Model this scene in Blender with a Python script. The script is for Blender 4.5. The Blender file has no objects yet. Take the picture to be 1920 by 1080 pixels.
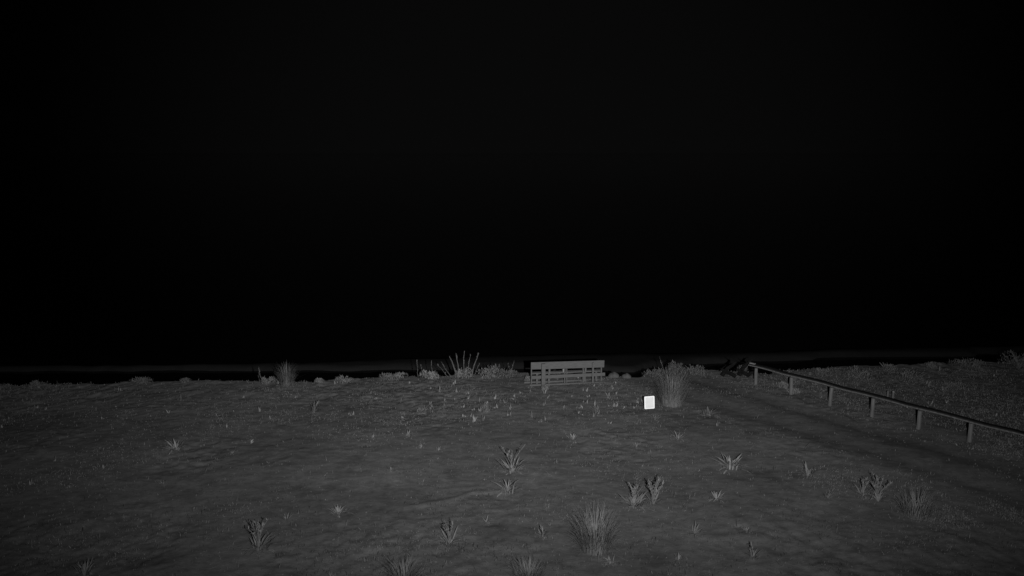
import bpy, math, random
import numpy as np
from mathutils import Vector, Matrix

R = math.radians
scene = bpy.context.scene
col = scene.collection

# ------------------------------------------------------------ camera
CAM_H = 6.4
F = 1400.0                      # focal length in pixels of the 1920 px wide photograph
PITCH = math.atan(255.0 / F)    # the true horizon lies at row 285
cam = bpy.data.cameras.new('camera')
cam.sensor_width = 36.0
cam.lens = F / 1920.0 * 36.0
cam.clip_start = 0.1
cam.clip_end = 6000
camo = bpy.data.objects.new('camera', cam)
camo.location = (0, 0, CAM_H)
camo.rotation_euler = (math.pi / 2 - PITCH, 0, 0)
col.objects.link(camo)
scene.camera = camo

# ------------------------------------------------------------ night sky
world = bpy.data.worlds.new('World')
scene.world = world
world.use_nodes = True
wn, wl = world.node_tree.nodes, world.node_tree.links
wn.clear()
wo = wn.new('ShaderNodeOutputWorld')
bg = wn.new('ShaderNodeBackground')
tc = wn.new('ShaderNodeTexCoord')
dot = wn.new('ShaderNodeVectorMath'); dot.operation = 'DOT_PRODUCT'
gd = Vector((0.03, 1.0, -0.05)).normalized()
dot.inputs[1].default_value = gd
wl.new(tc.outputs['Generated'], dot.inputs[0])
mr = wn.new('ShaderNodeMapRange'); mr.interpolation_type = 'SMOOTHSTEP'
mr.inputs['From Min'].default_value = 0.80
mr.inputs['From Max'].default_value = 1.0
mr.inputs['To Min'].default_value = 0.00015
mr.inputs['To Max'].default_value = 0.0025
wl.new(dot.outputs['Value'], mr.inputs['Value'])
bg.inputs['Color'].default_value = (1, 1, 1, 1)
wl.new(mr.outputs[0], bg.inputs['Strength'])
wl.new(bg.outputs[0], wo.inputs[0])

# ------------------------------------------------------------ the infrared floodlight beside the camera
LAMP = Vector((0.85, 0.0, 6.2))
lamp = bpy.data.lights.new('floodlight', 'SPOT')
lamp.energy = 19500
lamp.spot_size = R(150)
lamp.spot_blend = 0.5
lamp.shadow_soft_size = 0.06
lamp.use_nodes = True
ln, ll = lamp.node_tree.nodes, lamp.node_tree.links
em = [n for n in ln if n.type == 'EMISSION'][0]
ltc = ln.new('ShaderNodeTexCoord')
sep = ln.new('ShaderNodeSeparateXYZ')
ll.new(ltc.outputs['Normal'], sep.inputs[0])
def lmath(op, a, b=None):
    n = ln.new('ShaderNodeMath'); n.operation = op
    for i, v in enumerate((a, b)):
        if v is None: continue
        if isinstance(v, (int, float)): n.inputs[i].default_value = v
        else: ll.new(v, n.inputs[i])
    return n.outputs[0]
zz = lmath('MAXIMUM', lmath('ABSOLUTE', sep.outputs['Z']), 0.05)
az = lmath('DIVIDE', sep.outputs['X'], zz)
el = lmath('DIVIDE', sep.outputs['Y'], zz)
AZ0, AZS, EL0, ELS = -0.05, 0.74, -0.22, 0.295
ga = lmath('POWER', lmath('DIVIDE', lmath('SUBTRACT', az, AZ0), AZS), 2.0)
ge = lmath('POWER', lmath('DIVIDE', lmath('SUBTRACT', el, EL0), ELS), 2.0)
st = lmath('EXPONENT', lmath('MULTIPLY', lmath('ADD', ga, ge), -1.0))
ll.new(st, em.inputs['Strength'])
lo = bpy.data.objects.new('floodlight', lamp)
lo.location = LAMP
lo.rotation_euler = (math.pi / 2, 0, 0)
col.objects.link(lo)

# ------------------------------------------------------------ exposure
scene.view_settings.view_transform = 'Standard'
scene.view_settings.look = 'None'
scene.view_settings.exposure = 0
scene.view_settings.gamma = 1
scene.cycles.max_bounces = 4
scene.cycles.use_denoising = True

# ------------------------------------------------------------ helpers
def ray(u, v):
    d = Vector(((u - 960) / F, 1.0, -(v - 540) / F))
    c, s = math.cos(PITCH), math.sin(PITCH)
    return Vector((d.x, d.y * c + d.z * s, -d.y * s + d.z * c))

def G0(u, v, z=0.0):
    d = ray(u, v)
    t = (z - CAM_H) / d.z
    return Vector((d.x * t, d.y * t, z))

rs = np.random.RandomState(7)
_lat = rs.rand(256, 256)
def vnoise(x, y):
    xi, yi = np.floor(x).astype(int), np.floor(y).astype(int)
    fx, fy = x - xi, y - yi
    fx = fx * fx * (3 - 2 * fx); fy = fy * fy * (3 - 2 * fy)
    a = _lat[xi % 256, yi % 256]; b = _lat[(xi + 1) % 256, yi % 256]
    c = _lat[xi % 256, (yi + 1) % 256]; d = _lat[(xi + 1) % 256, (yi + 1) % 256]
    return (a * (1 - fx) + b * fx) * (1 - fy) + (c * (1 - fx) + d * fx) * fy - 0.5
def fbm(x, y, s, o=4):
    r = 0; a = 1.0
    for k in range(o):
        r = r + a * vnoise(x * s + 17.3 * k, y * s + 5.1 * k); a *= 0.5; s *= 2.03
    return r
def sstep(a, b, x):
    t = np.clip((x - a) / (b - a), 0, 1)
    return t * t * (3 - 2 * t)

# edge of the plateau, read as points on the ground
crest_px = [(-700, 724), (-200, 721), (0, 719), (100, 719), (250, 716), (420, 715), (560, 715), (640, 712), (760, 704),
            (880, 701), (960, 698), (1060, 698), (1125, 707), (1203, 708), (1228, 694), (1260, 691), (1330, 690), (1365, 693), (1400, 695), (1440, 700),
            (1500, 693), (1600, 686), (1700, 681), (1800, 677), (1920, 674), (2100, 672), (2700, 668)]
cr = [G0(u, v) for u, v in crest_px]
crx = np.array([p.x for p in cr]); cry = np.array([p.y for p in cr])
def crest_y(x): return np.interp(x, crx, cry)

SPZ = -1.1
def edge_fn(px):
    q = [G0(u, v, SPZ) for u, v in px]; xs = [k.x for k in q]; ys = [k.y for k in q]
    return lambda x: np.interp(x, xs, ys)
spit_near = edge_fn([(-500, 692), (100, 690), (500, 691), (800, 688), (1000, 686), (1120, 688), (1150, 692), (1190, 692), (1225, 683), (1500, 671), (1900, 661), (2500, 655)])
spit_far = edge_fn([(-500, 683), (100, 681), (500, 677), (760, 668), (1000, 660), (1300, 655), (1600, 649), (1900, 641), (2500, 636)])

FP = [G0(1417, 720), G0(1817, 831)]            # first and sixth post of the fence
FD = (FP[1] - FP[0]).normalized(); FN = Vector((-FD.y, FD.x, 0))
if FN.x > 0: FN = -FN                          # towards the track
def track_d(x, y): return (x - FP[0].x) * FN.x + (y - FP[0].y) * FN.y

ridge = [G0(u, v) for u, v in [(760, 953), (815, 946), (850, 937), (885, 926), (925, 924), (965, 929)]]
def seg_d(x, y, pts):
    best = np.full(np.shape(x), 1e9)
    for a, b in zip(pts[:-1], pts[1:]):
        dx, dy = b.x - a.x, b.y - a.y; L = dx * dx + dy * dy
        t = np.clip(((x - a.x) * dx + (y - a.y) * dy) / L, 0, 1)
        best = np.minimum(best, np.hypot(x - a.x - t * dx, y - a.y - t * dy))
    return best

PLATE = G0(1217, 772)
def H(x, y):
    x = np.asarray(x, float); y = np.asarray(y, float)
    h = 0.10 * fbm(x, y, 0.33, 2) + 0.014 * fbm(x, y * 1.5, 1.3, 3)
    td = track_d(x, y)
    on_track = sstep(0.35, 0.7, td) * (1 - sstep(2.5, 3.0, td))
    rough = 0.25 + 0.75 * sstep(-0.15, 0.35, fbm(x, y, 0.45, 2)) + 0.15 * sstep(0, -1.5, td) + 0.5 * sstep(16.5, 19, y)
    h = h + (1 - 0.7 * on_track) * rough * (0.030 * fbm(x, y, 3.1, 3) + 0.022 * fbm(x, y, 11.0, 3))
    # ruts of the track
    for c in (0.95, 2.25):
        h = h - 0.03 * np.exp(-((td - c) / 0.32) ** 2) * (td > 0)
    rd = seg_d(x, y, ridge) + 0.12 * np.abs(fbm(x, y, 2.5, 3))
    h = h + 0.045 * np.exp(-(rd / 0.10) ** 2) * (0.6 + 0.8 * fbm(x, y, 1.7, 2))
    yc = crest_y(x) + 0.35 * fbm(x, y * 0 + 3.7, 0.9, 3)
    # lip, then the bank falls to the shore
    h = h * (1 - sstep(0, 1.2, y - yc)) - 1.25 * sstep(-0.05, 1.2, y - yc)
    past = sstep(0.8, 2.2, y - yc)
    a, b = spit_near(x) + 0.25 * fbm(x, x * 0 + 9.1, 0.7, 3), spit_far(x) + 0.3 * fbm(x, x * 0 + 2.2, 0.5, 3)
    spit = sstep(-0.35, 0.25, y - a) * (1 - sstep(-0.5, 0.7, y - b))
    h = h + past * (-0.55 + 0.72 * spit + 0.05 * fbm(x, y, 0.8, 4) * spit) - 2.0 * sstep(31, 60, y)
    return h
def Hs(x, y): return float(H(np.array([x]), np.array([y]))[0])
def G(u, v):
    z = 0.0
    for _ in range(4):
        p = G0(u, v, z); z = Hs(p.x, p.y)
    return Vector((p.x, p.y, z))

# ------------------------------------------------------------ materials (greys: the place under infrared light)
def mat(name, lo_, hi_, scale=6.0, rough=0.95, detail=6, stretch=(1, 1, 1), bump=0.0, bscale=40, coord='Object', spec=0.15, trans=0.0):
    m = bpy.data.materials.new(name); m.use_nodes = True
    n, l = m.node_tree.nodes, m.node_tree.links
    b = n['Principled BSDF']
    b.inputs['Roughness'].default_value = rough
    b.inputs['Specular IOR Level'].default_value = spec
    t = n.new('ShaderNodeTexCoord'); mp = n.new('ShaderNodeMapping')
    mp.inputs['Scale'].default_value = stretch
    no = n.new('ShaderNodeTexNoise'); no.inputs['Scale'].default_value = scale; no.inputs['Detail'].default_value = detail
    r = n.new('ShaderNodeMapRange')
    r.inputs['From Min'].default_value = 0.3; r.inputs['From Max'].default_value = 0.7
    r.inputs['To Min'].default_value = lo_; r.inputs['To Max'].default_value = hi_
    cb = n.new('ShaderNodeCombineColor')
    l.new(t.outputs[coord], mp.inputs[0]); l.new(mp.outputs[0], no.inputs['Vector'])
    l.new(no.outputs['Fac'], r.inputs['Value'])
    for i in range(3): l.new(r.outputs[0], cb.inputs[i])
    l.new(cb.outputs[0], b.inputs['Base Color'])
    if trans:
        tb = n.new('ShaderNodeBsdfTranslucent'); mx = n.new('ShaderNodeMixShader'); mx.inputs[0].default_value = trans
        l.new(cb.outputs[0], tb.inputs['Color']); l.new(b.outputs[0], mx.inputs[1]); l.new(tb.outputs[0], mx.inputs[2])
        l.new(mx.outputs[0], n['Material Output'].inputs['Surface'])
    if bump:
        n2 = n.new('ShaderNodeTexNoise'); n2.inputs['Scale'].default_value = bscale; n2.inputs['Detail'].default_value = 5
        bp = n.new('ShaderNodeBump'); bp.inputs['Strength'].default_value = bump; bp.inputs['Distance'].default_value = 0.02
        l.new(mp.outputs[0], n2.inputs['Vector']); l.new(n2.outputs['Fac'], bp.inputs['Height'])
        l.new(bp.outputs[0], b.inputs['Normal'])
    return m

M = {}
M['timber'] = mat('weathered_timber', 0.075, 0.108, 5, 0.9, stretch=(1.5, 12, 12), bump=0.3)
M['post'] = mat('fence_timber', 0.085, 0.13, 14, 0.9, stretch=(1, 1, 0.3), bump=0.3)
M['rail'] = mat('rail_timber', 0.05, 0.12, 6, 0.9, stretch=(3, 3, 3), bump=0.2)
M['rail_top'] = mat('dark_rail_top', 0.006, 0.012, 8, 0.8)
M['white'] = mat('white_panel', 0.64, 0.72, 9, 0.6)
M['border'] = mat('white_border', 0.84, 0.90, 9, 0.6)
M['steel'] = mat('dull_stake', 0.04, 0.06, 9, 0.6)
M['grass'] = mat('dry_grass', 0.22, 0.32, 3, 0.9, trans=0.4)
M['plume'] = mat('pale_plume_grass', 0.19, 0.26, 3, 0.9, trans=0.4)
M['grassy'] = mat('turf_blades', 0.08, 0.17, 5, 0.9)
M['sprig'] = mat('sprigs', 0.12, 0.24, 2, 0.9)
M['pale'] = mat('pale_leaves', 0.18, 0.26, 7, 0.8)
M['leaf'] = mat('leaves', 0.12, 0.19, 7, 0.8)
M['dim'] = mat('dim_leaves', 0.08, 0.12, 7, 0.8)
M['leaf_lightened'] = mat('near_leaves_lightened', 0.23, 0.36, 7, 0.8, trans=0.4)
M['faint'] = mat('faint_leaves_lightened', 0.21, 0.30, 7, 0.8, trans=0.4)
M['stem'] = mat('stems', 0.08, 0.14, 12, 0.9)
M['dark'] = mat('bark_and_shade', 0.004, 0.008, 12, 0.9)  # bark, and also the painted shade of the hollow by the bench
M['stone'] = mat('stone', 0.05, 0.09, 12, 0.95, bump=0.4, bscale=25)

def ground_mat():
    m = bpy.data.materials.new('ash_and_turf'); m.use_nodes = True
    n, l = m.node_tree.nodes, m.node_tree.links
    b = n['Principled BSDF']; b.inputs['Roughness'].default_value = 1; b.inputs['Specular IOR Level'].default_value = 0.05
    geo = n.new('ShaderNodeNewGeometry')
    def noise(s, det, sc=(1, 1, 1), rough=0.55):
        mp = n.new('ShaderNodeMapping'); mp.inputs['Scale'].default_value = sc
        t = n.new('ShaderNodeTexNoise'); t.inputs['Scale'].default_value = s; t.inputs['Detail'].default_value = det
        t.inputs['Roughness'].default_value = rough
        l.new(geo.outputs['Position'], mp.inputs[0]); l.new(mp.outputs[0], t.inputs['Vector'])
        return t.outputs['Fac']
    def mth(op, a, b_=None, c=None):
        k = n.new('ShaderNodeMath'); k.operation = op
        for i, v in enumerate((a, b_, c)):
            if v is None: continue
            if isinstance(v, (int, float)): k.inputs[i].default_value = v
            else: l.new(v, k.inputs[i])
        return k.outputs[0]
    def mrg(v, a, b_, c, d, smooth=False):
        k = n.new('ShaderNodeMapRange')
        if smooth: k.interpolation_type = 'SMOOTHSTEP'
        for i, q in enumerate((a, b_, c, d)): k.inputs[i + 1].default_value = q
        l.new(v, k.inputs[0]); return k.outputs[0]
    big = mrg(noise(0.35, 3), 0.3, 0.7, 0.84, 1.14)
    mid = mrg(noise(2.2, 5, (0.7, 1.4, 1)), 0.3, 0.7, 0.86, 1.12)
    fine = mrg(noise(17, 8, (0.7, 1.4, 1), 0.85), 0.3, 0.7, 0.72, 1.28)
    # scattered darker moss patches
    mp_ = mrg(noise(1.1, 4, (1, 1.2, 1), 0.6), 0.55, 0.66, 1.0, 0.80, True)
    v = mth('MULTIPLY', mth('MULTIPLY', big, mid), mth('MULTIPLY', fine, mp_))
    mott = mrg(noise(4.5, 5, (0.8, 1.5, 1), 0.65), 0.35, 0.65, 0.80, 1.16)
    v = mth('MULTIPLY', mth('MULTIPLY', v, mott), 0.124)
    # track surface and its ruts, by distance from the fence line
    dp = n.new('ShaderNodeVectorMath'); dp.operation = 'DOT_PRODUCT'; dp.inputs[1].default_value = FN
    l.new(geo.outputs['Position'], dp.inputs[0])
    td = mth('SUBTRACT', dp.outputs['Value'], FP[0].dot(FN))
    td = mth('ADD', td, mth('MULTIPLY', mth('SUBTRACT', noise(0.9, 3), 0.5), 0.7))
    tr = mth('MULTIPLY', mrg(td, 0.3, 0.7, 0, 1, True), mrg(td, 2.6, 3.2, 1, 0, True))
    rut = mth('MULTIPLY', mrg(mth('ABSOLUTE', mth('SUBTRACT', td, 0.95)), 0.10, 0.55, 1, 0, True), 1.0)
    rut2 = mrg(mth('ABSOLUTE', mth('SUBTRACT', td, 2.25)), 0.10, 0.55, 1, 0, True)
    ruts = mth('ADD', rut, rut2)
    v = mth('MULTIPLY', v, mth('SUBTRACT', 1.0, mth('ADD', mth('MULTIPLY', tr, 0.10), mth('MULTIPLY', ruts, 0.09))))
    # beyond the fence coarse heath
    v = mth('MULTIPLY', v, mrg(td, -1.2, 0.0, 0.85, 1.0, True))
    # wet shore below the bank
    sp = n.new('ShaderNodeSeparateXYZ'); l.new(geo.outputs['Position'], sp.inputs[0])
    wet = mrg(sp.outputs['Z'], -0.75, -0.35, 1, 0, True)
    mixv = n.new('ShaderNodeMix'); l.new(wet, mixv.inputs[0]); l.new(v, mixv.inputs[2])
    l.new(mth('MULTIPLY', mth('MULTIPLY', big, fine), 0.017), mixv.inputs[3])
    cb = n.new('ShaderNodeCombineColor')
    for i in range(3): l.new(mixv.outputs[0], cb.inputs[i])
    l.new(cb.outputs[0], b.inputs['Base Color'])
    bp = n.new('ShaderNodeBump'); bp.inputs['Strength'].default_value = 0.35; bp.inputs['Distance'].default_value = 0.015
    l.new(noise(28, 6, (0.7, 1.2, 1), 0.65), bp.inputs['Height']); l.new(bp.outputs[0], b.inputs['Normal'])
    return m
M['ground'] = ground_mat()

# ------------------------------------------------------------ object helpers
def tag(o, label=None, cat=None, group=None, kind=None):
    if label: o['label'] = label
    if cat: o['category'] = cat
    if group: o['group'] = group
    if kind: o['kind'] = kind
    return o

class MB:
    def __init__(s): s.v = []; s.f = []
    def add(s, vs, fs):
        b = len(s.v); s.v += [tuple(p) for p in vs]; s.f += [tuple(i + b for i in f) for f in fs]
    def box(s, c, size, rot=None, bev=0.0):
        x, y, z = [k / 2 for k in size]
        if bev:
            # chamfered box along its longest edges
            pts = []
            for sx in (-1, 1):
                for (a, b) in ((-y + bev, -z), (y - bev, -z), (y, -z + bev), (y, z - bev), (y - bev, z), (-y + bev, z), (-y, z - bev), (-y, -z + bev)):
                    pts.append(Vector((sx * x, a, b)))
            fs = [tuple(range(7, -1, -1)), tuple(range(8, 16))] + [(i, (i + 1) % 8, 8 + (i + 1) % 8, 8 + i) for i in range(8)]
        else:
            pts = [Vector((i, j, k)) for i in (-x, x) for j in (-y, y) for k in (-z, z)]
            fs = [(0, 1, 3, 2), (4, 6, 7, 5), (0, 4, 5, 1), (2, 3, 7, 6), (0, 2, 6, 4), (1, 5, 7, 3)]
        if rot is not None: pts = [rot @ p for p in pts]
        s.add([p + Vector(c) for p in pts], fs)
    def tube(s, pts, rad, n=6, cap=True):
        b = len(s.v)
        for i, p in enumerate(pts):
            p = Vector(p)
            d = (Vector(pts[min(i + 1, len(pts) - 1)]) - Vector(pts[max(i - 1, 0)])).normalized()
            a = d.orthogonal().normalized() if abs(d.z) < 0.99 else Vector((1, 0, 0))
            a = (Vector((1, 0, 0)) - d * d.x).normalized() if abs(d.x) < 0.9 else (Vector((0, 1, 0)) - d * d.y).normalized()
            c = d.cross(a)
            r = rad[i] if isinstance(rad, (list, tuple)) else rad
            for k in range(n):
                t = 2 * math.pi * k / n
                s.v.append(tuple(p + a * math.cos(t) * r + c * math.sin(t) * r))
        for i in range(len(pts) - 1):
            for k in range(n):
                s.f.append((b + i * n + k, b + i * n + (k + 1) % n, b + (i + 1) * n + (k + 1) % n, b + (i + 1) * n + k))
        if cap:
            s.f.append(tuple(b + k for k in range(n))[::-1]); e = b + (len(pts) - 1) * n
            s.f.append(tuple(e + k for k in range(n)))
    def blade(s, p, az_, lean, L, w, curl=0.6, seg=3, fold=0.0):
        """a tapering leaf that starts at p and bends outwards"""
        p = Vector(p); out = Vector((math.cos(az_), math.sin(az_), 0)); side = Vector((-out.y, out.x, 0))
        b = len(s.v); el_ = math.pi / 2 - lean
        q = p.copy()
        prof = [0.55, 1.0, 0.75, 0.4][:seg] if seg > 2 else [0.8, 0.7]
        for i in range(seg):
            ww = w * prof[i] / 2
            up = (Vector((0, 0, 1)) * math.cos(el_) - out * math.sin(el_)) * fold * ww
            s.v += [tuple(q - side * ww + up), tuple(q + side * ww + up)]
            q = q + (out * math.cos(el_) + Vector((0, 0, math.sin(el_)))) * (L / seg)
            el_ -= curl / seg
        s.v.append(tuple(q))
        for i in range(seg - 1):
            a = b + 2 * i; s.f.append((a, a + 1, a + 3, a + 2))
        s.f.append((b + 2 * seg - 2, b + 2 * seg - 1, b + 2 * seg))
    def build(s, name, m, parent=None, loc=None, smooth=False):
        me = bpy.data.meshes.new(name)
        me.from_pydata(s.v, [], s.f); me.materials.append(m)
        if smooth: me.polygons.foreach_set('use_smooth', [True] * len(me.polygons))
        o = bpy.data.objects.new(name, me); col.objects.link(o)
        if parent is not None: o.parent = parent
        if loc is not None: o.location = loc
        return o

def empty(name, loc, rz=0.0):
    o = bpy.data.objects.new(name, None); o.location = loc; o.rotation_euler = (0, 0, rz)
    o.empty_display_size = 0.1; col.objects.link(o); return o

# ------------------------------------------------------------ ground: one sheet to the horizon
def axis(fine_a, fine_b, step, far_a, far_b, g=1.25):
    c = list(np.arange(fine_a, fine_b, step)); 
    s_, x = step, fine_b
    while x < far_b: c.append(x); s_ *= g; x += s_
    c.append(far_b)
    s_, x, pre = step, fine_a, []
    while x > far_a:
        s_ *= g; x -= s_; pre.append(max(x, far_a))
    return np.array(pre[::-1] + c)
gx = axis(-16, 18, 0.045, -2500, 2500)
gy = axis(9.5, 25, 0.045, -300, 4500)
X, Y = np.meshgrid(gx, gy)
Z = H(X, Y)
me = bpy.data.meshes.new('ground')
nx, ny = len(gx), len(gy)
me.vertices.add(nx * ny)
me.vertices.foreach_set('co', np.stack([X, Y, Z], -1).astype(np.float32).ravel())
ii = (np.arange(ny - 1)[:, None] * nx + np.arange(nx - 1)[None, :]).ravel()
q = np.stack([ii, ii + 1, ii + nx + 1, ii + nx], -1).astype(np.int32)
me.loops.add(q.size); me.loops.foreach_set('vertex_index', q.ravel())
me.polygons.add(len(q)); me.polygons.foreach_set('loop_start', (np.arange(len(q)) * 4).astype(np.int32))
me.update(calc_edges=True)
me.polygons.foreach_set('use_smooth', np.ones(len(q), dtype=bool))
me.materials.append(M['ground'])
go = bpy.data.objects.new('ground', me); col.objects.link(go); tag(go, kind='structure')

# water beyond the shore
wm = bpy.data.materials.new('lake_water'); wm.use_nodes = True
b = wm.node_tree.nodes['Principled BSDF']
b.inputs['Base Color'].default_value = (0.003, 0.003, 0.003, 1); b.inputs['Roughness'].default_value = 0.04
nn = wm.node_tree.nodes.new('ShaderNodeTexNoise'); nn.inputs['Scale'].default_value = 1.4; nn.inputs['Detail'].default_value = 4
bb = wm.node_tree.nodes.new('ShaderNodeBump'); bb.inputs['Strength'].default_value = 0.05; bb.inputs['Distance'].default_value = 0.1
gg = wm.node_tree.nodes.new('ShaderNodeNewGeometry')
wm.node_tree.links.new(gg.outputs['Position'], nn.inputs['Vector'])
wm.node_tree.links.new(nn.outputs['Fac'], bb.inputs['Height']); wm.node_tree.links.new(bb.outputs[0], b.inputs['Normal'])
w = MB(); w.add([(-2500, 20, -1.22), (2500, 20, -1.22), (2500, 4500, -1.22), (-2500, 4500, -1.22)], [(0, 1, 2, 3)])
tag(w.build('lake', wm), kind='structure')

# ------------------------------------------------------------ bench seen from behind
rng = random.Random(3)
BL = G0(994, 722.5); BR = G0(1134, 717)
bd = (BR - BL); ang = math.atan2(bd.y, bd.x)
bc = G0(1064, 720)
bench = empty('park_bench', (bc.x, bc.y, Hs(bc.x, bc.y) - 0.01), ang)
tag(bench, 'weathered wooden bench with open slatted back, seen from behind at the edge of the bank', 'bench')
L = 2.08
def part(name, fn, m=M['timber'], label=None):
    mb = MB(); fn(mb); o = mb.build(name, m, bench)
    if label: o['label'] = label
    return o
# local: x along the bench, -y towards the camera (back), +y towards the seat front
part('back_board', lambda m: m.box((0, 0.0, 0.575), (L, 0.035, 0.205), Matrix.Rotation(R(0.4), 3, 'Y'), bev=0.008), label='wide top board of the backrest')
part('back_board', lambda m: m.box((0.02, 0.0, 0.256), (L + 0.02, 0.035, 0.095), Matrix.Rotation(R(-0.5), 3, 'Y'), bev=0.008))
part('post', lambda m: m.box((-0.70, -0.062, 0.29), (0.105, 0.085, 0.72)), label='thick rear post')
part('post', lambda m: m.box((0.71, -0.045, 0.30), (0.05, 0.05, 0.66)))
for x, t in ((-1.02, .03), (-0.075, .035), (-0.02, .025), (0.45, .035), (0.97, .035)):
    part('upright', lambda m, x=x, t=t: m.box((x, 0.044, 0.32), (t, 0.045, 0.68)))
part('seat_slat', lambda m: m.box((0, 0.135, 0.325), (L - 0.06, 0.07, 0.035), bev=0.006))
part('seat_slat', lambda m: m.box((0, 0.215, 0.325), (L - 0.06, 0.07, 0.035), bev=0.006))
for x in (-0.84, -0.50, 0.53, 0.86):
    part('leg', lambda m, x=x: m.box((x, 0.185, 0.15), (0.055, 0.05, 0.305)))
for x in (-0.50, 0.53):
    part('arm_support', lambda m, x=x: m.box((x, 0.10, 0.42), (0.05, 0.045, 0.20)))
part('ground_rail', lambda m: m.box((-0.03, 0.0, 0.03), (L + 0.02, 0.05, 0.045)))
part('ground_rail', lambda m: m.box((-0.04, 0.27, 0.03), (L + 0.22, 0.06, 0.045)))
part('plaque', lambda m: m.box((-0.125, -0.005, 0.415), (0.028, 0.01, 0.10)), M['pale'], 'small bright strip standing in the gap of the back')
part('bracket', lambda m: m.box((-0.125, 0.012, 0.40), (0.02, 0.02, 0.20)), M['steel'])

# ------------------------------------------------------------ low rail fence
fence = empty('rail_fence', (FP[0].x, FP[0].y, 0), 0)
tag(fence, 'low wooden fence of short posts under one long rail, beside the track on the right', 'fence')
sp_ = (FP[1] - FP[0]).length / 5
o0 = Vector((FP[0].x, FP[0].y, 0))
tops = []
pxs = [(1417, 720), (1483, 735), (1556, 753), (1636, 778), (1722, 806), (1817, 833), (1924, 860), (2042, 893)]
for i in range(8):
    p = o0 + FD * sp_ * i
    zg = Hs(p.x, p.y)
    lx, ly = rng.uniform(-.02, .02), rng.uniform(-.02, .02)
    mb = MB(); hh = 0.46
    rr = [0.042, 0.046, 0.044, 0.043]
    mb.tube([p - o0 + Vector((lx * t, ly * t, zg - 0.1 + (0.46 - zg + 0.1) * t)) for t in (0, 0.3, 0.7, 1)], [r * rng.uniform(.95, 1.1) for r in rr], 8)
    mb.build('post', M['post'] if i != 1 else M['post'], fence, smooth=False)
RZ = 0.505
def beam(name, z, off, wd, ht, m, a, b_):
    mb = MB(); n = 36
    sid = Vector((FN.x, FN.y, 0))
    vs, fs = [], []
    for i in range(n + 1):
        t = a + (b_ - a) * i / n
        j = 0.006 * math.sin(i * 1.7) + 0.004 * math.sin(i * 0.6)
        c = FD * t + sid * (off + j) + Vector((0, 0, z + 0.008 * math.sin(i * 0.9)))
        for (s1, s2) in ((-1, -1), (1, -1), (1, 1), (-1, 1)):
            vs.append(c + sid * s1 * wd / 2 + Vector((0, 0, s2 * ht / 2)))
    for i in range(n):
        for k in range(4):
            fs.append((4 * i + k, 4 * i + (k + 1) % 4, 4 * i + 4 + (k + 1) % 4, 4 * i + 4 + k))
    fs += [(3, 2, 1, 0), (4 * n, 4 * n + 1, 4 * n + 2, 4 * n + 3)]
    mb.add(vs, fs); return mb.build(name, m, fence)
beam('rail', RZ + 0.0, 0.02, 0.05, 0.03, M['rail'], -0.25, sp_ * 7.2)
tag(beam('rail_cap', RZ + 0.028, -0.055, 0.13, 0.02, M['rail_top'], -0.20, sp_ * 7.2), 'dark top strip of the rail')  # near-black strip along the rail top, set towards its far side
mb = MB(); mb.box(FD * -0.14 + Vector((0, 0, RZ + 0.06)), (0.16, 0.07, 0.02), Matrix.Rotation(math.atan2(FD.y, FD.x), 3, 'Z'))
mb.build('end_plate', M['pale'], fence)

# two little stakes beyond the fence
for k, (u, v, lab) in enumerate(((1664, 747, 'left of two short stakes in the heath beyond the fence, the dimmer one'),
                                 (1674, 748, 'right of two short stakes in the heath beyond the fence, with a bright cap'))):
    p = G(u, v); st_ = empty('stake', p); tag(st_, lab, 'stake', 'short stakes beyond the fence')
    mb = MB(); mb.tube([(0, 0, -0.1), (0, 0, 0.19)], [0.028, 0.026], 7); mb.build('shaft', M['dim'], st_)
    mb = MB(); mb.tube([(0, 0, 0.19), (0, 0, 0.215)], [0.032, 0.02], 7); mb.build('cap', M['pale'] if k else M['dim'], st_)

# ------------------------------------------------------------ white marker plate
pc = G(1217, 775)
sg = empty('marker_sign', pc, R(4))
tag(sg, 'small bright white rectangular marker plate with rounded corners, standing in the turf', 'sign')
def rrect(w_, h_, r_, y0, y1, n=5):
    ring = []
    for cx, cz, a0 in ((w_ / 2 - r_, h_ / 2 - r_, 0), (-w_ / 2 + r_, h_ / 2 - r_, 90), (-w_ / 2 + r_, -h_ / 2 + r_, 180), (w_ / 2 - r_, -h_ / 2 + r_, 270)):
        for k in range(n + 1):
            a = R(a0 + 90 * k / n); ring.append((cx + r_ * math.cos(a), cz + r_ * math.sin(a)))
    m_ = len(ring); mb_ = MB()
    mb_.add([(x, y0, z) for x, z in ring] + [(x, y1, z) for x, z in ring],
            [tuple(range(m_)), tuple(range(2 * m_ - 1, m_ - 1, -1))] + [(i, (i + 1) % m_, m_ + (i + 1) % m_, m_ + i)[::-1] for i in range(m_)])
    return mb_
SW, SH, SZ = 0.258, 0.33, 0.285
Ry = Matrix.Rotation(R(-3), 3, 'Y')
for nm, ww, hh, rr_, y0, y1, m_ in (('border', SW, SH, 0.024, -0.004, 0.004, M['border']), ('panel', SW - 0.055, SH - 0.055, 0.02, -0.008, -0.0045, M['white'])):
    mb = rrect(ww, hh, rr_, y0, y1)
    mb.v = [tuple(Ry @ Vector(p) + Vector((0, 0, SZ))) for p in mb.v]
    mb.build(nm, m_, sg)
mb = MB(); mb.tube([(0, 0.02, -0.15), (0, 0.02, 0.36)], 0.014, 6); mb.build('stake', M['steel'], sg)

# ------------------------------------------------------------ plants
def ppm(p): return F / (p.y * math.cos(PITCH) + (CAM_H - p.z) * math.sin(PITCH))   # photo pixels per metre there

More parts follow.
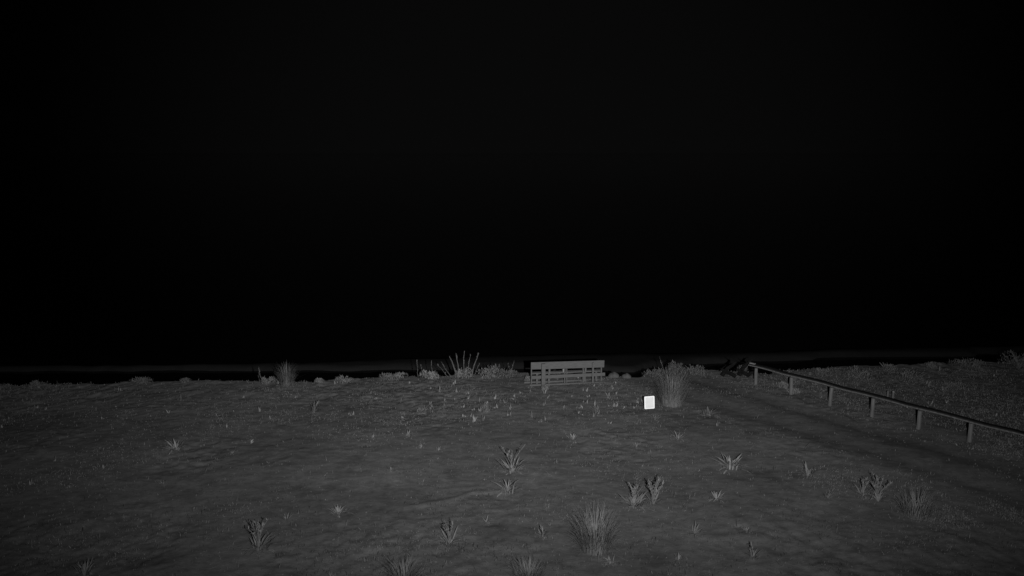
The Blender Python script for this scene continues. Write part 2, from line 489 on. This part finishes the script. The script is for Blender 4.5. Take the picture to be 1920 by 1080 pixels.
def tussock(u, v, wpx, hpx, label, m='plume', n=None, group='grass tussocks', kindname='grass_tussock', spread=0.16):
    p = G(u, v); s = ppm(p); w_, h_ = wpx / s, hpx / s
    r_ = random.Random(int(u * 7 + v)); mb = MB()
    n = int((n or int(260 + 900 * w_ * h_ * 2)) * 0.6)
    for _ in range(n):
        a = r_.uniform(0, 6.283); k_ = math.sqrt(r_.random()); d = w_ * 0.36 * k_
        lean = abs(r_.gauss(0, spread * (2.4 if r_.random() < .22 else 1))) + 0.10 * k_
        mb.blade((d * math.cos(a), d * math.sin(a), -0.02), a + r_.uniform(-.6, .6), lean, h_ * r_.uniform(0.35, 1.08) * (1 - 0.45 * k_ ** 2), r_.uniform(0.004, 0.011), r_.uniform(0.1, 1.5), 3)
    o = mb.build(kindname, M[m], None, p)
    tag(o, label, 'grass tussock', group); return o

def rosette(u, v, wpx, hpx, label, m='leaf', stems=0, stem_h=0, n=None, group='broad leaved weeds'):
    if v > 790: m = {'leaf': 'leaf_lightened', 'dim': 'faint'}.get(m, m)  # near weeds get lightened copies, making up for weaker lamplight on them
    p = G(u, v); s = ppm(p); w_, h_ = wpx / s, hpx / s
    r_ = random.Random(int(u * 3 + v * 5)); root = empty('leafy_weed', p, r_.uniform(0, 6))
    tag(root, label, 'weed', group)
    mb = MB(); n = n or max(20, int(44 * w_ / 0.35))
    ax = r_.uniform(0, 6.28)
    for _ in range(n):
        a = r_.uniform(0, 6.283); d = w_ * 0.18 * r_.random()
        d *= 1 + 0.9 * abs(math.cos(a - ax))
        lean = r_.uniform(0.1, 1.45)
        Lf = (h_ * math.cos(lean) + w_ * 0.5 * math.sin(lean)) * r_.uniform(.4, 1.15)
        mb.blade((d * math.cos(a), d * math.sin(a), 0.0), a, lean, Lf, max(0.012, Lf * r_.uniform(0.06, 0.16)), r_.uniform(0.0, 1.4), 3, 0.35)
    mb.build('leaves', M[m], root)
    if stems:
        mb = MB()
        for _ in range(stems):
            a = r_.uniform(0, 6.283); ln_ = r_.uniform(0.1, 0.5); hh = (stem_h / s) * r_.uniform(.7, 1.05)
            o_ = Vector((math.cos(a), math.sin(a), 0))
            pts = [o_ * (math.tan(ln_) * hh * t * t) + Vector((0, 0, hh * t)) for t in (0, .33, .66, 1)]
            mb.tube(pts, [.007, .006, .005, .003], 4)
            for t in range(12):
                f_ = r_.uniform(.4, 1); c_ = o_ * (math.tan(ln_) * hh * f_ * f_) + Vector((0, 0, hh * f_))
                mb.blade(c_, r_.uniform(0, 6.28), r_.uniform(.3, 1.2), r_.uniform(.03, .09), .018, .6, 3)
        mb.build('stems', M['faint'], root)
    return root

def cushion(u, v, wpx, hpx, label, m='leaf', group='low shrubs on the bank edge', stalks=(), name='low_shrub', leafs=None, ls=1.0, cat='shrub'):
    p = G(u, v); s = ppm(p); w_, h_ = wpx / s / 2, hpx / s
    r_ = random.Random(int(u * 11 + v)); root = empty(name, p); tag(root, label, cat, group)
    mb = MB(); n = leafs or int(450 + 1800 * w_ * h_)
    lob = [(r_.uniform(-.55, .55), r_.uniform(-.4, .4), r_.uniform(.55, 1.0), r_.uniform(.45, .75)) for _ in range(5)]
    for _ in range(n):
        lx, ly, lh, lr = r_.choice(lob)
        a = r_.uniform(0, 6.283); e = math.asin(r_.uniform(0, 1)); rad = r_.uniform(.6, 1.0)
        q_ = Vector((lx * w_ + lr * w_ * rad * math.cos(a) * math.cos(e), (ly + lr * rad * math.sin(a) * math.cos(e)) * w_, lh * h_ * rad * math.sin(e) * 0.95))
        mb.blade(q_, a + r_.uniform(-.8, .8), r_.uniform(0, 1.1), r_.uniform(.03, .075) * ls, r_.uniform(.014, .03) * ls, r_.uniform(0, .6), 2)
    mb.build('foliage', M[m], root)
    sb = MB()
    for _ in range(7):
        a = r_.uniform(0, 6.283)
        sb.tube([(0, 0, -.03), (math.cos(a) * w_ * .3, math.sin(a) * w_ * .3, h_ * .4), (math.cos(a) * w_ * .6, math.sin(a) * w_ * .6, h_ * .8)], [.012, .008, .004], 4)
    sb.build('stems', M['stem'], root)
    for (dx, hp, tilt, th) in stalks:
        st2 = MB(); x0 = dx / s; hh = hp / s
        pts = [Vector((x0 + math.tan(tilt) * hh * t + .015 * math.sin(7 * t + dx), 0.03 * math.sin(dx), hh * t)) for t in (0, .25, .5, .75, 1)]
        st2.tube(pts, [th, th * .9, th * .7, th * .55, th * .3], 5)
        for _ in range(int(14 * hh / .3)):
            t = r_.uniform(.25, 1); c_ = Vector((x0 + math.tan(tilt) * hh * t, 0, hh * t))
            st2.blade(c_, r_.uniform(0, 6.28), r_.uniform(.1, .9), r_.uniform(.03, .07), .013, .3, 3)
        st2.build('stalk', M['dim'], root)
    return root

# --- along the edge of the bank, left to right
cushion(68, 723, 26, 8, 'small dim hummock shrub at the far left of the bank edge', 'dim')
cushion(185, 718, 46, 7, 'broader dim shrub on the bank edge, second from the left', 'dim')
cushion(262, 717, 44, 8, 'dim shrub on the bank edge, third from the left', 'dim')
cushion(348, 716, 22, 7, 'narrow dim shrub on the bank edge, fourth from the left', 'dim')
cushion(503, 718, 30, 11, 'pale low shrub with thin upright twigs touching the left side of the upright tussock', 'leaf', stalks=[(-12, 30, -.15, .006), (-18, 24, .1, .005)])
tussock(538, 720, 36, 50, 'upright pale grass tussock standing alone on the left part of the bank edge', 'dim', n=700, spread=.12)
cushion(598, 717, 22, 9, 'small pale shrub on the bank edge, first right of the upright tussock', 'leaf')
cushion(648, 715, 40, 8, 'low wide shrub on the bank edge, second right of the upright tussock', 'leaf')
cushion(735, 708, 60, 7, 'long low mat of leaves on the bank edge left of the twiggy bushes', 'leaf')
cushion(806, 707, 44, 13, 'pale bush with a few thin bare twigs, left neighbour of the tall stalked bush', 'pale', stalks=[(-22, 30, -.05, .006), (-12, 24, -.2, .005), (6, 30, -.1, .006)])
cushion(869, 707, 38, 19, 'pale rounded bush with tall bare stalks fanning above it, highest on the bank edge', 'pale',
        stalks=[(-10, 40, -.38, .022), (-8, 46, -.10, .016), (0, 50, .04, .012), (6, 44, .18, .010), (14, 46, .30, .020), (-24, 30, -.55, .008), (-28, 24, -.7, .007), (18, 26, .45, .008)], ls=.8)
cushion(914, 707, 56, 24, 'wide pale bush between the tall stalked bush and the bench', 'leaf', ls=.9)
cushion(950, 705, 46, 12, 'small dim bush with two crossing twigs, just left of the bench', 'dim', stalks=[(4, 30, .35, .007), (12, 24, -.4, .006)])
cushion(988, 716, 14, 13, 'little pale tuft against the left end of the bench', 'leaf')
cushion(1022, 731, 16, 9, 'little pale tuft at the foot of the thick bench post', 'leaf')
cushion(1228, 707, 44, 20, 'dim shrub on the bank edge behind the plume grass, on its left', 'dim')
cushion(1266, 702, 46, 26, 'taller dim twiggy shrub right behind the plume grass', 'dim', stalks=[(-20, 32, -.3, .006)])
cushion(1302, 703, 60, 20, 'wide dim shrub on the bank edge right of the plume grass', 'dim')
tussock(1260, 757, 62, 74, 'tall soft plume grass standing behind and right of the white marker plate', 'plume', n=2300, spread=.10, kindname='plume_grass')
cushion(1395, 698, 24, 18, 'dim rounded shrub in between the black bare branches at the top end of the fence', 'dim', group='shrubs near the fence')
cushion(1484, 716, 28, 20, 'dim shrub behind the second fence post', 'dim', group='shrubs near the fence')
cushion(1466, 726, 26, 9, 'low pale shrub in front of the rail between first and second post', 'leaf', group='shrubs near the fence')
cushion(1490, 737, 28, 9, 'low pale shrub at the foot of the second fence post', 'leaf', group='shrubs near the fence')
for u, v, w_, h_, lab in ((1545, 702, 50, 12, 'low dim heath shrub behind the fence, first right of the second post'),
                          (1604, 708, 60, 22, 'dim heath shrub behind the fence above the gap of third and fourth post'),
                          (1662, 694, 50, 14, 'far dim heath shrub on the skyline above the two short stakes'),
                          (1712, 712, 70, 18, 'dim heath shrub behind the fence, right above the two short stakes'),
                          (1748, 690, 34, 12, 'far small heath shrub on the skyline above the fifth post'),
                          (1815, 688, 70, 16, 'far wide heath shrub on the skyline above the last post in view'),
                          (1790, 730, 60, 12, 'near flat heath shrub behind the rail by the last post in view'),
                          (1912, 690, 60, 40, 'tallest dark shrub at the right edge of the photo beyond the fence')):
    cushion(u, v, w_, h_, lab, 'dim', group='heath shrubs beyond the fence')

# --- weeds on the open ground, near and far
W = [
 (330, 843, 36, 17, 'bright leafy weed alone on the left of the ground', 'pale', 0, 0),
 (305, 908, 20, 11, 'small dim weed below the bright leafy weed on the left', 'leaf', 0, 0),
 (590, 772, 24, 16, 'dim low weed halfway between the upright tussock and the foreground', 'dim', 2, 20),
 (435, 851, 18, 9, 'tiny dim weed right of the bright leafy weed on the left', 'dim', 0, 0),
 (485, 1030, 50, 20, 'large dark weed with tall dim stems in the lower left', 'dim', 11, 66),
 (538, 974, 18, 14, 'small weed just above and right of the large dark stemmed weed', 'leaf', 0, 0),
 (635, 964, 36, 13, 'spiky pale weed between the large stemmed weed and the ridge', 'pale', 0, 0),
 (843, 1020, 36, 22, 'upright pointed weed under the ridge with leaning stems', 'leaf', 4, 52),
 (912, 979, 16, 11, 'tiny bright weed between the upright pointed weed and the ridge', 'pale', 0, 0),
 (952, 921, 44, 20, 'fan shaped rosette just above the right end of the ridge', 'leaf', 0, 0),
 (960, 884, 42, 22, 'bright rosette with thin dead stems, above the fan shaped one', 'leaf', 5, 46),
 (1018, 1006, 22, 16, 'small forked weed left of the big soft tussock', 'leaf', 1, 20),
 (1188, 948, 64, 14, 'loose wide weed right of and above the big soft tussock', 'dim', 6, 44),
 (1225, 945, 34, 20, 'tall soft leaning weed beside the loose wide weed', 'dim', 12, 50),
 (1370, 876, 52, 20, 'wide star shaped weed at the edge of the track', 'pale', 0, 0),
 (1343, 936, 28, 13, 'small star shaped weed below the wide one by the track', 'pale', 0, 0),
 (1515, 892, 28, 20, 'dim round weed right of the wide star shaped weed', 'dim', 0, 0),
 (1552, 934, 22, 12, 'small dim weed left of the ragged weed clump', 'dim', 0, 0),
 (1645, 938, 36, 24, 'ragged tall weed clump on the right with dim leaves', 'leaf', 11, 48),
 (1618, 928, 34, 14, 'dim weed touching the left side of the ragged clump', 'dim', 7, 34),
 (1145, 1056, 26, 11, 'small crisp weed right of the foot of the big soft tussock', 'pale', 0, 0),
 (1272, 822, 22, 14, 'small weed below the white marker plate, toward the track', 'leaf', 0, 0),
 (1228, 786, 24, 6, 'flat weed close below the white marker plate', 'leaf', 0, 0),
 (1330, 778, 40, 8, 'flat wide weed right of the white marker plate', 'leaf', 0, 0),
 (1193, 838, 16, 7, 'tiny weed far below the white marker plate', 'leaf', 0, 0),
 (1075, 824, 26, 8, 'flat weed below the middle of the bench', 'leaf', 0, 0),
 (765, 818, 18, 10, 'tiny leafy weed, top left of a group of three under the bank bushes', 'leaf', 0, 0),
 (790, 839, 14, 8, 'tiny leafy weed, middle one of a group of three under the bank bushes', 'pale', 0, 0),
 (822, 845, 14, 10, 'tiny leafy weed, right one of a group of three under the bank bushes', 'leaf', 0, 0),
 (890, 791, 18, 13, 'small bright weed below the fuzzy tuft left of the bench', 'pale', 0, 0),
 (160, 1076, 36, 24, 'bushy weed in the bottom left corner', 'leaf', 0, 0),
 (1302, 1000, 30, 14, 'dim weed between the big soft tussock and the ragged clump, lower right', 'dim', 0, 0),
 (1412, 1045, 24, 20, 'dim upright weed at the bottom right of the middle', 'dim', 2, 26),
 (1272, 1052, 16, 14, 'small upright weed at the bottom, right of the big soft tussock', 'leaf', 0, 0),
 (1400, 996, 22, 8, 'flat dim weed in the lower right beside the upright one', 'leaf', 0, 0),
 (733, 882, 20, 8, 'flat faint weed in the middle left of the open ground', 'leaf', 0, 0),
]
for u, v, w_, h_, lab, m, ns, sh in W: rosette(u, v, w_, h_, lab, m, ns, sh)
tussock(1116, 1030, 70, 96, 'big soft tussock in the lower middle, tallest grass of the foreground', 'grass', n=1500, spread=.17)
tussock(990, 1092, 60, 56, 'soft tussock cut by the bottom edge, middle', 'grass', n=900, spread=.16)
tussock(757, 1092, 52, 66, 'thin tussock cut by the bottom edge, left of the middle', 'faint', n=420, spread=.2)
tussock(622, 1084, 24, 16, 'small tussock at the bottom edge, farthest left of the cut ones', 'grass', n=200, spread=.3)
tussock(1716, 966, 66, 62, 'dim soft tussock right of the ragged weed clump', 'faint', n=700, spread=.2)
tussock(912, 770, 24, 24, 'fuzzy pale tuft on the open ground left of the bench', 'leaf', n=300, spread=.3)
tussock(1119, 770, 18, 17, 'small fuzzy tuft on the ground below the right end of the bench', 'leaf', n=220, spread=.3)
tussock(793, 772, 40, 16, 'wide thin tuft below the tall stalked bush', 'grass', n=220, spread=.5)

# --- black bare bush at the top end of the fence
p = G(1385, 706); s = ppm(p)
bb_ = empty('bare_bush', p); tag(bb_, 'black leafless bush of crossing branches at the top end of the fence', 'bush')
r_ = random.Random(5)
for (x0, x1, z0, z1, th) in ((-31, -7, 1, 29, .06), (-7, -36, 1, 17, .06), (1, 20, 2, 33, .065), (17, -7, 3, 16, .06), (14, 31, 3, 14, .05)):
    mb = MB(); yy = r_.uniform(-.15, .15)
    P = [Vector(((x0 + (x1 - x0) * t) / s + .02 * math.sin(9 * t), yy + .05 * math.sin(5 * t), (z0 + (z1 - z0) * t) / s)) for t in (0, .25, .5, .75, 1)]
    mb.tube(P, [th, th * .95, th * .9, th * .75, th * .5], 6)
    for _ in range(4):
        t = r_.uniform(.2, 1); c_ = P[0].lerp(P[-1], t); e_ = c_ + Vector((r_.uniform(-.15, .15), r_.uniform(-.1, .1), r_.uniform(.03, .14)))
        mb.tube([c_, c_.lerp(e_, .5) + Vector((0, 0, .01)), e_], [.014, .009, .004], 4)
    mb.build('branch', M['dark'], bb_)

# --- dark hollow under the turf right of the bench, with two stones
def stone(u, v, w_, h_, lab, m='stone', name='stone', group='stones by the bench', cat='stone', sy=0.8):
    p = G(u, v); s = ppm(p); mb = MB(); r_ = random.Random(int(u)); N_, K = 14, 8
    ph = [r_.uniform(0, 6) for _ in range(6)]
    for k in range(K + 1):
        e = math.pi / 2 * k / K
        for i in range(N_):
            a = 2 * math.pi * i / N_
            rr = 1 + .13 * math.sin(2 * a + ph[0] + 2 * e) + .08 * math.sin(3 * a + ph[1] - 3 * e) + .04 * math.sin(7 * a + ph[2] + 5 * e)
            mb.v.append((w_ / s / 2 * rr * math.cos(a) * math.cos(e), w_ / s / 2 * sy * rr * math.sin(a) * math.cos(e), h_ / s * math.sin(e) ** .8 * (1 + .1 * math.sin(a + ph[3])) - .03))
    for k in range(K):
        for i in range(N_):
            mb.f.append((k * N_ + i, k * N_ + (i + 1) % N_, (k + 1) * N_ + (i + 1) % N_, (k + 1) * N_ + i))
    o = mb.build(name, M[m], None, p, smooth=True); tag(o, lab, cat, group); return o
stone(1150, 707, 20, 11, 'round grey stone nearest to the right end of the bench')
stone(1174, 708, 17, 10, 'round grey stone, second from the bench end')
o = stone(1164, 700, 92, 9, 'long low black painted clod behind the two round stones right of the bench', 'dark', 'hollow_shade', None, 'shade', .25)  # black lump added to paint the shade of the hollow

# ------------------------------------------------------------ ground cover that nobody could count
def scatter(name, label, n, m, pick, size, wid, seed, cat, lean=0.5, per=1):
    r2 = np.random.RandomState(seed)
    us = r2.uniform(-60, 1980, n * 6); vs = 690 + (1130 - 690) * r2.rand(n * 6) ** 1.0
    c, s_ = math.cos(PITCH), math.sin(PITCH)
    dx = (us - 960) / F; dz = -(vs - 540) / F
    ry = c + dz * s_; rz = -s_ + dz * c; t = -CAM_H / rz
    x, y = dx * t, ry * t
    keep = (pick(x, y, us, vs, r2) > r2.rand(len(x))) & (y < crest_y(x) + 0.1)
    x, y = x[keep][:n], y[keep][:n]; z = H(x, y) - 0.004
    k = len(x); V, Fc = [], []
    for j in range(per):
        a = r2.uniform(0, 2 * np.pi, k); le = np.abs(r2.normal(0, lean, k)); h_ = size * np.exp(r2.normal(0, .45, k)); w2 = wid * r2.uniform(.6, 1.4, k) / 2
        ox = r2.normal(0, .02 * (per > 1), k); oy = r2.normal(0, .02 * (per > 1), k)
        face = r2.uniform(0, np.pi, k); sx, sy = np.cos(face) * w2, np.sin(face) * w2
        tx = np.cos(a) * np.sin(le) * h_; ty = np.sin(a) * np.sin(le) * h_; tz = np.cos(le) * h_
        b0 = np.stack([x + ox - sx * .6, y + oy - sy * .6, z], -1); b1 = np.stack([x + ox + sx * .6, y + oy + sy * .6, z], -1)
        m0 = np.stack([x + ox - sx + tx * .45, y + oy - sy + ty * .45, z + tz * .55], -1); m1 = np.stack([x + ox + sx + tx * .45, y + oy + sy + ty * .45, z + tz * .55], -1)
        t0 = np.stack([x + ox + tx, y + oy + ty, z + tz], -1)
        V.append(np.stack([b0, b1, m1, m0, t0], 1).reshape(-1, 3))
    V = np.concatenate(V).astype(np.float32); nb = len(V) // 5
    me = bpy.data.meshes.new(name); me.vertices.add(len(V)); me.vertices.foreach_set('co', V.ravel())
    base = (np.arange(nb) * 5)[:, None]
    loops = np.concatenate([base + np.array([[0, 1, 2, 3]]), base + np.array([[3, 2, 4]])], 1).astype(np.int32)
    me.loops.add(loops.size); me.loops.foreach_set('vertex_index', loops.ravel())
    ls = (np.arange(nb) * 7)[:, None] + np.array([[0, 4]])
    me.polygons.add(nb * 2); me.polygons.foreach_set('loop_start', ls.ravel().astype(np.int32))
    me.update(calc_edges=True); me.materials.append(m)
    o = bpy.data.objects.new(name, me); col.objects.link(o); tag(o, label, cat, None, 'stuff'); return o

def pick_turf(x, y, u, v, r2):
    td = track_d(x, y)
    on = sstep(0.3, .6, td) * (1 - sstep(2.5, 3.0, td))
    pat = sstep(-.05, .5, fbm(x, y, .8, 4))
    far = sstep(15.5, 20, y)
    p = .02 + .10 * far + .8 * pat * pat * (0.22 + .78 * far) + .35 * sstep(0, -1, td) + .6 * pat * sstep(1400, 1900, u)
    return p * (1 - .8 * on)
def pick_sprig(x, y, u, v, r2):
    td = track_d(x, y)
    band = np.exp(-((v - 752) / 26) ** 2) * sstep(700, 820, u) * (1 - sstep(1170, 1240, u))
    clus = sstep(.1, .5, fbm(x, y, 2.2, 3))
    return np.clip(.008 * clus + band * (.15 + .5 * clus) + .015 * np.exp(-((v - 745) / 50) ** 2), 0, 1) * (1 - sstep(.3, .6, td) * (1 - sstep(2.5, 3, td)))
scatter('turf_grass', 'short sparse dim grass over the ground', 42000, M['grassy'], pick_turf, .030, .011, 11, 'grass', .9, 2)
scatter('weed_sprigs', 'small bright sprigs strewn over the turf, most of them in front of the bench', 3200, M['sprig'], pick_sprig, .068, .024, 12, 'sprigs', .35, 4)

def pick_litter(x, y, u, v, r2):
    td = track_d(x, y)
    return (.10 + .9 * sstep(-.1, .45, fbm(x, y, 1.6, 4))) * (.4 + .6 * sstep(14, 18, y))  * (1 - .5 * sstep(.3, .6, td) * (1 - sstep(2.5, 3, td)))
M['litter'] = mat('litter', 0.03, 0.135, 9, 0.95)
scatter('ground_litter', 'dead twigs and leaf litter lying on the ground', 15000, M['litter'], pick_litter, .036, .013, 21, 'litter', 1.5, 2)
